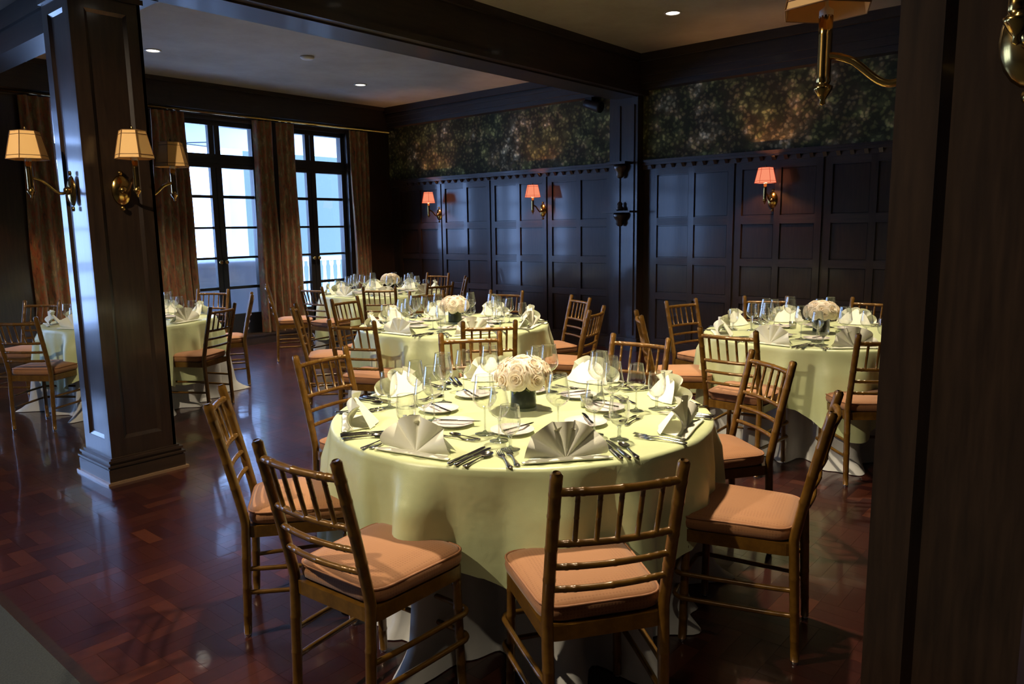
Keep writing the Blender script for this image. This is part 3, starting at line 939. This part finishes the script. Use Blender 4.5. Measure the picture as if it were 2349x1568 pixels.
def fold(th, rr, seed):
    r_ = random.Random(seed)
    s = 0
    for k, w_ in ((3, .4), (6, .7), (9, 1.0), (13, 1.0), (19, .8), (26, .35)):
        s += w_ * sin(k * th + r_.uniform(0, 6.28) + .5 * sin(2 * th))
    s /= 1.55
    return s / (1 + .25 * abs(s))
def drape(key):
    T = TABLES[key]; cx, cy = T['c']; R = T['R']; sd = T['seed']; ca = radians(T['corner'])
    # wooden table underneath
    tr = tag(empty('round_table', (cx, cy, 0)), 'round banquet table hidden under cloths, the ' + T['name'], 'table', 'round banquet tables')
    obj('tabletop', MB().lathe([(R - .012, 0.73), (R - .008, 0.735), (R - .008, 0.757), (R - .012, 0.76)], 48), WOODH, tr)
    for i in range(4):
        a = i * pi / 2 + .4
        obj('leg', MB().tube([(.45 * cos(a), .45 * sin(a), 0), (.42 * cos(a), .42 * sin(a), .73)], .02, 8), DARKMETAL, tr)
    NA = 240
    dents = []
    for px, py, f_ in CHAIRS[key]:
        a_ = radians(f_); sx_, sy_ = px + (BACK + .215) * cos(a_), py + (BACK + .215) * sin(a_)
        dF = hypot(sx_ - cx, sy_ - cy) - .02
        if dF > 0.25: dents.append((atan2(sy_ - cy, sx_ - cx), dF, 0.24 / max(dF, .45)))
    def rad(th, z, add):
        # outward radius of the hanging cloth
        t = (TZ - z) / TZ
        if t < 0: t = 0
        ease = min(1.0, t / 0.20)
        f = fold(th, R, sd)
        flare = 0.0
        if t > 0.86: flare = (t - .86) / .14
        r = R + add + 0.018 * t + ease * (0.030 + 0.075 * t) * max(f, -.6) + 0.012 * ease + flare * flare * (0.05 + 0.05 * max(0, f))
        kz = 1.0 if z < 0.40 else max(0.0, 1 - (z - 0.40) / 0.20)
        for sa, dF, hw in (dents if add == 0 else []):
            d = abs((th - sa + pi) % (2 * pi) - pi)
            if d < hw * 1.5 and dF < R + .07:
                w_ = 1.0 if d < hw else 1 - (d - hw) / (hw * .5)
                w_ = w_ * w_ * (3 - 2 * w_) * kz
                r -= min(.11, R + .07 - dF) * w_
        return r
    def skirt(u, v):
        th = 2 * pi * u
        if v < 0.04: return (cx + (R - .006) * cos(th), cy + (R - .006) * sin(th), 0.7625)
        z = 0.757 - (0.757 - 0.004) * (v - .04) / .96
        r = rad(th, z, 0.0) - (0.006 if v < .1 else 0)
        return (cx + r * cos(th), cy + r * sin(th), z)
    b = MB().grid(skirt, NA, 26, wrapu=True, flip=True)
    tag(obj('floor_length_cloth', b, SKIRT), 'cream floor-length cloth hanging to the floor under the %s' % T['name'], 'tablecloth', 'cream floor-length cloths')
    rr = random.Random(sd)
    jit = [rr.uniform(-1, 1) for _ in range(12)]
    def drop(th):
        c = abs(cos(2 * (th - ca)))          # 1 at corners
        d = 0.36 + 0.20 * c ** 3
        return d + 0.02 * jit[int(th / (2 * pi) * 12) % 12]
    NV = 20
    def over(u, v):
        th = 2 * pi * u
        k = v * (NV + 4)
        if k <= 1.0: r = R * (0.55 + .35 * k); return (cx + r * cos(th), cy + r * sin(th), TZ)
        if k <= 2.0: r = R * (0.90 + .09 * (k - 1)); return (cx + r * cos(th), cy + r * sin(th), TZ)
        if k <= 3.0: r = R + .004; return (cx + r * cos(th), cy + r * sin(th), TZ - .002)
        if k <= 4.0: r = R + .012; return (cx + r * cos(th), cy + r * sin(th), TZ - .012)
        t = (k - 4) / NV
        z = TZ - .012 - (drop(th) - .012) * t
        r = rad(th, z, 0.010)
        return (cx + r * cos(th), cy + r * sin(th), z)
    b = MB().grid(over, NA, NV + 4, wrapu=True, flip=True)
    n = NA
    b.add([(cx, cy, TZ)] + [(cx + R * .55 * cos(2*pi*i/n), cy + R * .55 * sin(2*pi*i/n), TZ) for i in range(n)], [(0, 1 + i, 1 + (i + 1) % n) for i in range(n)], True)
    tag(obj('overlay_cloth', b, OVERLAY), 'pale green satin overlay cloth draped on the %s' % T['name'], 'tablecloth', 'pale green overlay cloths')
for k in TABLES: drape(k)

for key, lst in CHAIRS.items():
    angs, names = seat_names(key)
    for (px, py, f), nm in zip(lst, names):
        chair(px, py, f, 'gold-brown bamboo-style chair with peach cushion at the %s of the %s' % (nm, TABLES[key]['name']), 'banquet chairs')

# ------------------------------------------------------------------ tableware prototypes (origin on the table, +y away from the diner)
def fan_napkin(seed):
    rr = random.Random(seed)
    b = MB(); RF = 0.142
    nf = 4 if seed % 2 else 5                       # number of raised pleats
    cen = sorted((i + .5 + rr.uniform(-.14, .14)) / nf for i in range(nf))
    bounds = [0.0] + [(a + c) / 2 for a, c in zip(cen[:-1], cen[1:])] + [1.0]
    hts = [rr.uniform(.94, 1.04) for _ in cen]
    skew = [rr.uniform(-.25, .25) for _ in cen]
    def pleat(u):
        for i in range(nf):
            if u <= bounds[i + 1] + 1e-9:
                t = (u - bounds[i]) / (bounds[i + 1] - bounds[i])
                t = min(1, max(0, t + skew[i] * t * (1 - t)))
                return sin(pi * t) ** 0.75, hts[i] * (0.965 + 0.035 * sin(pi * t)), i
        return 0, 1, nf - 1
    def fn(off):
        def f(u, v):
            p, o_, i = pleat(u)
            th = radians(2) + (pi - radians(4)) * u
            R_ = RF * o_ * v
            k = v ** 1.15
            x = R_ * cos(th) * 1.05
            z = 0.006 + R_ * sin(th) * 0.90
            # pleats belly towards the diner, valleys pinch back
            y = 0.022 + 0.34 * z - 0.040 * k * p + 0.010 * k + off
            return (x, y, z)
        return f
    b.grid(fn(0), 80, 10); b.grid(fn(0.0024), 80, 10, flip=True)
    def band(u, v):
        x = -0.158 + 0.316 * u
        a = 2 * pi * v
        tp = 1 - .55 * (abs(u - .5) * 2) ** 4
        return (x, 0.010 + 0.018 * tp * cos(a) - 0.01 * (abs(u - .5) * 2) ** 2, 0.0068 + 0.006 * tp * sin(a))
    b.grid(band, 20, 10)
    def prop(u, v):
        t = u * 2 - 1
        w = 0.100 * (1 - v) ** .55 + 0.024
        x = t * w
        y = 0.050 + 0.085 * (1 - v) * (1 - .45 * t * t) + 0.004 * sin(7 * t + seed) - 0.006 * v
        z = 0.004 + 0.112 * v * (1 - .12 * t * t)
        return (x, y, z)
    b.grid(prop, 14, 9); 
    b.add([(-.14, .012, .0015), (.14, .012, .0015), (.085, .122, .0015), (-.085, .122, .0015), (-.14, .012, .006), (.14, .012, .006), (.085, .122, .006), (-.085, .122, .006)],
          [(0,3,2,1),(4,5,6,7),(0,1,5,4),(1,2,6,5),(2,3,7,6),(3,0,4,7)])
    return b.mesh('napkin', NAPKIN)
P_NAP = [fan_napkin(s) for s in (1, 2, 3, 4)]
def bar_profile(stations, nm):
    """flat implement: stations of (y, half width, z mid, half thickness, curl)"""
    b = MB(); n = 8
    vs_ = []; fs = []
    for (y, w, z, t) in stations:
        for i in range(n):
            a = 2 * pi * i / n
            vs_.append((w * cos(a), y, z + t * sin(a)))
    for j in range(len(stations) - 1):
        for i in range(n):
            k = (i + 1) % n
            fs.append((j*n+i, (j+1)*n+i, (j+1)*n+k, j*n+k))
    fs.append(tuple(range(n))); fs.append(tuple(reversed(range((len(stations)-1)*n, len(stations)*n))))
    b.add(vs_, fs, True)
    return b
HANDLE = [(-.100, .006, .004, .0022), (-.094, .0105, .004, .003), (-.082, .0115, .0042, .003), (-.06, .007, .005, .0028), (-.03, .0042, .0065, .0025), (0.0, .0036, .0075, .0025), (.012, .0042, .0065, .0022)]
def fork_mesh():
    b = bar_profile(HANDLE + [(.026, .008, .004, .0018), (.038, .0118, .003, .0016), (.052, .0122, .004, .0014)], 'fork')
    for i in range(4):
        x = -.0099 + .0066 * i
        b.tube([(x, .050, .0042), (x, .075, .0055), (x, .10, .009)], [.0021, .0018, .0011], 5)
    return b.mesh('fork', SILVER)
def spoon_mesh():
    b = bar_profile(HANDLE, 'spoon')
    def bowl(off):
        def f(u, v):
            a = 2 * pi * u; r = v
            x = .0195 * r * cos(a); y = .040 + .031 * r * sin(a)
            return (x, y, .0015 + .0075 * r * r + off)
        return f
    b.grid(bowl(0), 20, 6, wrapu=True, flip=True); b.grid(bowl(.0012), 20, 6, wrapu=True)
    return b.mesh('spoon', SILVER)
def knife_mesh():
    b = bar_profile([(-.105, .006, .006, .005), (-.10, .0095, .006, .0058), (-.06, .0085, .006, .0055), (-.01, .0065, .006, .005), (.0, .0062, .006, .0045), (.006, .0075, .0055, .0022)], 'knife')
    bl = [(.006, .0), (.004, .0)]
    pts = [(-.0075, .004), (.0085, .004), (.0105, .03), (.0105, .09), (.006, .112), (-.002, .122), (-.0075, .11)]
    b.prism(pts, .0045, .0065)
    return b.mesh('knife', SILVER)
P_FORK, P_SPOON, P_KNIFE = fork_mesh(), spoon_mesh(), knife_mesh()
P_PLATE = MB().lathe([(0.0, .004), (.05, .004), (.054, .0045), (.085, .0135), (.0868, .0150), (.085, .0160), (.055, .0075), (.05, .006), (0.0, .006)], 40).lathe([(.05, 0), (.052, .0045), (.046, .0045), (.047, 0)], 32, cap0=False, cap1=False).mesh('bread_plate', CHINA)
def glass_parts(bowl, stem, foot_r, name):
    bm_ = MB().lathe(bowl, 28, cap0=False, cap1=False)
    top = bowl[-1]
    # rolled rim
    bm_.tube([(top[0] * cos(2*pi*i/28), top[0] * sin(2*pi*i/28), top[1]) for i in range(28)], 0.0011, 5, closed=True)
    st = MB().lathe(stem, 14, cap0=False, cap1=True)
    ft = MB().lathe([(foot_r - .002, 0.0), (foot_r, .001), (foot_r - .001, .0022), (foot_r * .5, .0045), (.009, .0085), (.0045, .014)], 28)
    jm = MB()
    for q in (bm_, st, ft): jm.add(q.v, q.f, True)
    return (bm_.mesh('bowl', GLASS), st.mesh('stem', STEMGLASS), ft.mesh('foot', STEMGLASS), jm.mesh(name, GLASS))
G_RED = glass_parts([(.004, .098), (.014, .101), (.030, .112), (.0425, .128), (.0465, .140), (.0455, .152), (.041, .180), (.036, .210), (.0335, .230)],
                    [(.0045, .012), (.0036, .03), (.0034, .08), (.0045, .096), (.006, .099)], .040, 'red_wine_glass')
G_WHITE = glass_parts([(.004, .088), (.012, .091), (.026, .101), (.037, .116), (.0405, .128), (.039, .142), (.035, .165), (.030, .195), (.0285, .205)],
                      [(.0045, .012), (.0034, .03), (.0032, .07), (.0042, .086), (.006, .089)], .036, 'white_wine_glass')
G_WATER = glass_parts([(.005, .052), (.016, .055), (.028, .066), (.036, .083), (.039, .104), (.038, .125), (.035, .150), (.0335, .162)],
                      [(.008, .012), (.006, .022), (.0075, .03), (.006, .042), (.009, .053)], .036, 'water_goblet')
def glass(proto, nm, loc, parts):
    if parts:
        r = empty(nm, loc)
        link('bowl', proto[0], r); link('stem', proto[1], r); link('foot', proto[2], r)
        return r
    return link(nm, proto[3], None, loc)

def rose_mesh():
    b = MB()
    rr = random.Random(21)
    rings = [(3, .0015, .006, .036, .000, 1.35), (4, .004, .012, .0375, .001, 1.1), (5, .008, .0205, .035, .003, .95), (5, .012, .029, .029, .005, .85), (6, .015, .037, .019, .007, .78)]
    for q, (n, ra, rb, zt_, lip, half) in enumerate(rings):
        for i in range(n):
            a0 = 2 * pi * i / n + q * 0.9 + rr.uniform(-.12, .12)
            zz = zt_ + rr.uniform(-.002, .002)
            def f(u, v, a0=a0, ra=ra, rb=rb, zz=zz, lip=lip, half=half, q=q):
                t = u * 2 - 1
                a = a0 + t * half * (0.6 + .4 * v)
                vv = v * (1 - .22 * abs(t) ** 3)
                r = ra + (rb - ra) * vv ** 1.25 + lip * max(0, vv - .7) / .3 + .0008 * (t if q < 4 else 0)
                z = -.012 + (zz + .012) * sin(min(1.0, vv * 1.05) * pi / 2) - lip * .9 * (max(0, vv - .72) / .28) ** 2
                return (r * cos(a), r * sin(a), z)
            b.grid(f, 7, 6)
    b.lathe([(0, -.018), (.012, -.014), (.016, -.006), (.004, .004)], 8)
    return b.mesh('rose', ROSE)
P_ROSE = rose_mesh()
P_VASE = MB().lathe([(.0575, 0.0), (.0585, .002), (.0585, .122), (.0565, .123), (.0565, .010), (0, .010)], 32).mesh('vase_glass', thin_glass('vase_glass_skin', (0.9, 0.93, 0.92), .02, .35, 5.0))
P_MOUND = MB().lathe([(.05, .112), (.088, .130), (.088, .155), (.07, .178), (.04, .190), (0, .195)], 20).mesh('rose_mound', simple('rose_inner', (0.80, 0.66, 0.46), 0.7))
P_WRAP = MB().lathe([(0, .012), (.055, .012), (.0553, .02), (.0553, .116), (.050, .117), (0, .112)], 32).mesh('leaf_lining', LEAF)
lf = MB(); lf.add([(0,0,0),(.012,.018,.003),(0,.045,.0),(-.012,.018,.003),(0,.02,-.002)], [(0,1,4),(1,2,4),(2,3,4),(3,0,4)], True)
P_LEAFT = lf.mesh('leaf', GREENLEAF)
def bouquet(loc, label, seed):
    rr = random.Random(seed)
    root = tag(empty('flower_arrangement', loc, rr.uniform(0, 6)), label, 'flowers', 'rose centrepieces')
    v = link('vase', P_VASE, root); link('leaf_lining', P_WRAP, v)
    link('rose_mound', P_MOUND, root)
    spots = [(0.0, 0.0, 1)] + [(36, 0, 6), (64, 20, 9), (88, 0, 11)]
    def put(pol, az):
        p, a = radians(pol), radians(az)
        RX, RZc = 0.086, 0.050
        x, y_, z = RX * sin(p) * cos(a), RX * sin(p) * sin(a), 0.146 + RZc * cos(p)
        o = link('rose', P_ROSE, root, (x, y_, z))
        o.rotation_euler = (0, p * 1.0, a) ; o.rotation_mode = 'XYZ'
        o.rotation_euler = (Matrix.Rotation(a, 3, 'Z') @ Matrix.Rotation(p * .95, 3, 'Y') @ Matrix.Rotation(rr.uniform(0, 6), 3, 'Z')).to_euler()
        s = rr.uniform(1.05, 1.25); o.scale = (s, s, s)
    put(0, 0)
    for pol, o_, n in ((40, 0, 5), (66, 20, 8), (90, 5, 9)):
        for i in range(n): put(pol + rr.uniform(-4, 4), o_ + 360 * i / n + rr.uniform(-7, 7))
    for i in range(5):
        a = rr.uniform(0, 6.28)
        o = link('leaf', P_LEAFT, root, (.075 * cos(a), .075 * sin(a), .105))
        o.rotation_euler = (rr.uniform(-.4, .1), 0, a - pi / 2)
VOT = MB().lathe([(.024, 0), (.026, .002), (.028, .055), (.026, .055), (.0235, .01), (0, .01)], 20).mesh('votive_cup', thin_glass('frosted_votive', (0.8, 0.82, 0.75), .25, .6, 2))
WAX = MB().lathe([(0, .011), (.022, .011), (.023, .034), (0, .034)], 16).mesh('candle', OFFWHITE)
def votive(loc, label):
    r = tag(empty('votive_candle', loc), label, 'candle', 'votive candles'); link('votive_cup', VOT, r); link('candle', WAX, r)

# ------------------------------------------------------------------ lay the tables
def lay(key, cutlery, parts):
    T = TABLES[key]; cx, cy = T['c']; R = T['R']; tn = T['name']
    angs, names = seat_names(key)
    rr = random.Random(100 + T['seed'])
    z = TZ + 0.0008
    # places are spread a little more evenly than the chairs
    order = sorted(range(len(angs)), key=lambda i: angs[i] % (2 * pi))
    for _ in range(60):
        for i, j in zip(order, order[1:] + order[:1]):
            d = (angs[j] - angs[i]) % (2 * pi)
            if d < radians(43):
                angs[i] -= (radians(43) - d) / 3; angs[j] += (radians(43) - d) / 3
    for a, nm in zip(angs, names):
        out = Vector((cos(a), sin(a))); f = -out; r = Vector((f.y, -f.x))
        rim = Vector((cx, cy)) + R * out
        base = atan2(f.y, f.x) - pi / 2
        def P(u, v): q = rim + r * u + f * v; return (q.x, q.y, z)
        where = 'at the %s place of the %s' % (nm, tn)
        o = link('napkin', P_NAP[rr.randrange(4)], None, P(rr.uniform(-.008, .002), .045), (0, 0, base + rr.uniform(-.12, .12)))
        tag(o, 'cream napkin folded into a fan ' + where, 'napkin', 'fan napkins')
        pu, pv = -.110 + rr.uniform(-.01, .01), .455 if R > .75 else .42
        o = link('bread_plate', P_PLATE, None, P(pu, pv)); tag(o, 'small white bread plate ' + where, 'plate', 'bread plates')
        if cutlery:
            q = P(pu + .02, pv)
            o = link('butter_knife', P_KNIFE, None, (q[0], q[1], z + .0155), (0, 0, base + rr.uniform(-1.5, -.5))); o.scale = (.8, .8, .8)
            tag(o, 'butter knife lying across the bread plate ' + where, 'knife', 'butter knives')
        for proto, n_, u, v, lab, g in ((G_WATER, 'water_goblet', .262, .268, 'short-stemmed water goblet ', 'water goblets'),
                                        (G_WHITE, 'white_wine_glass', .185, .355, 'slim clear white wine glass ', 'white wine glasses'),
                                        (G_RED, 'red_wine_glass', .062, .415, 'large clear red wine glass ', 'red wine glasses')):
            if R < .75: v *= .92
            o = glass(proto, n_, P(u + rr.uniform(-.012, .012), v + rr.uniform(-.012, .012)), parts)
            tag(o, lab + where, 'glass', g)
        if cutlery:
            for nme, me, u, v, lab in (('fork', P_FORK, -.207, .115, 'outer dinner fork '), ('fork', P_FORK, -.176, .13, 'inner salad fork '),
                                       ('knife', P_KNIFE, .180, .125, 'inner dinner knife '), ('knife', P_KNIFE, .206, .125, 'outer dinner knife '), ('spoon', P_SPOON, .240, .125, 'soup spoon ')):
                o = link(nme, me, None, P(u, v), (0, 0, base + rr.uniform(-.03, .03)))
                tag(o, lab + where, nme, nme + 's beside the napkins')
            if cutlery > 1:
                o = link('dessert_fork', P_FORK, None, P(.02, .295), (0, 0, base - pi / 2 + rr.uniform(-.1, .1))); o.scale = (.85, .85, .85)
                tag(o, 'dessert fork laid crosswise above the napkin ' + where, 'fork', 'dessert forks')
                o = link('dessert_spoon', P_SPOON, None, P(.02, .325), (0, 0, base + pi / 2 + rr.uniform(-.1, .1))); o.scale = (.85, .85, .85)
                tag(o, 'dessert spoon laid crosswise above the napkin ' + where, 'spoon', 'dessert spoons')
lay('A', 2, True); lay('B', 1, True); lay('R', 1, True); lay('C', 0, False); lay('L', 0, False)
zt = TZ + 0.0008
bouquet((2.462, 2.058, zt), 'dome of ivory roses in a dark green vase on the nearest table', 1)
bouquet((4.445, 4.455, zt), 'dome of ivory roses in a dark green vase on the middle table', 2)
bouquet((6.33, 7.50, zt), 'dome of ivory roses in a dark green vase on the far corner table', 3)
bouquet((5.56, 1.82, zt), 'dome of ivory roses in a dark green vase on the right-hand table', 4)
bouquet((2.93, 7.15, zt), 'dome of ivory roses in a dark vase behind the column', 5)
votive((2.66, 1.86, zt), 'small frosted votive candle right of the roses, nearest table')
votive((5.66, 2.06, zt), 'small frosted votive candle left of the roses, right-hand table')
votive((5.34, 1.62, zt), 'small frosted votive candle right of the roses, right-hand table')
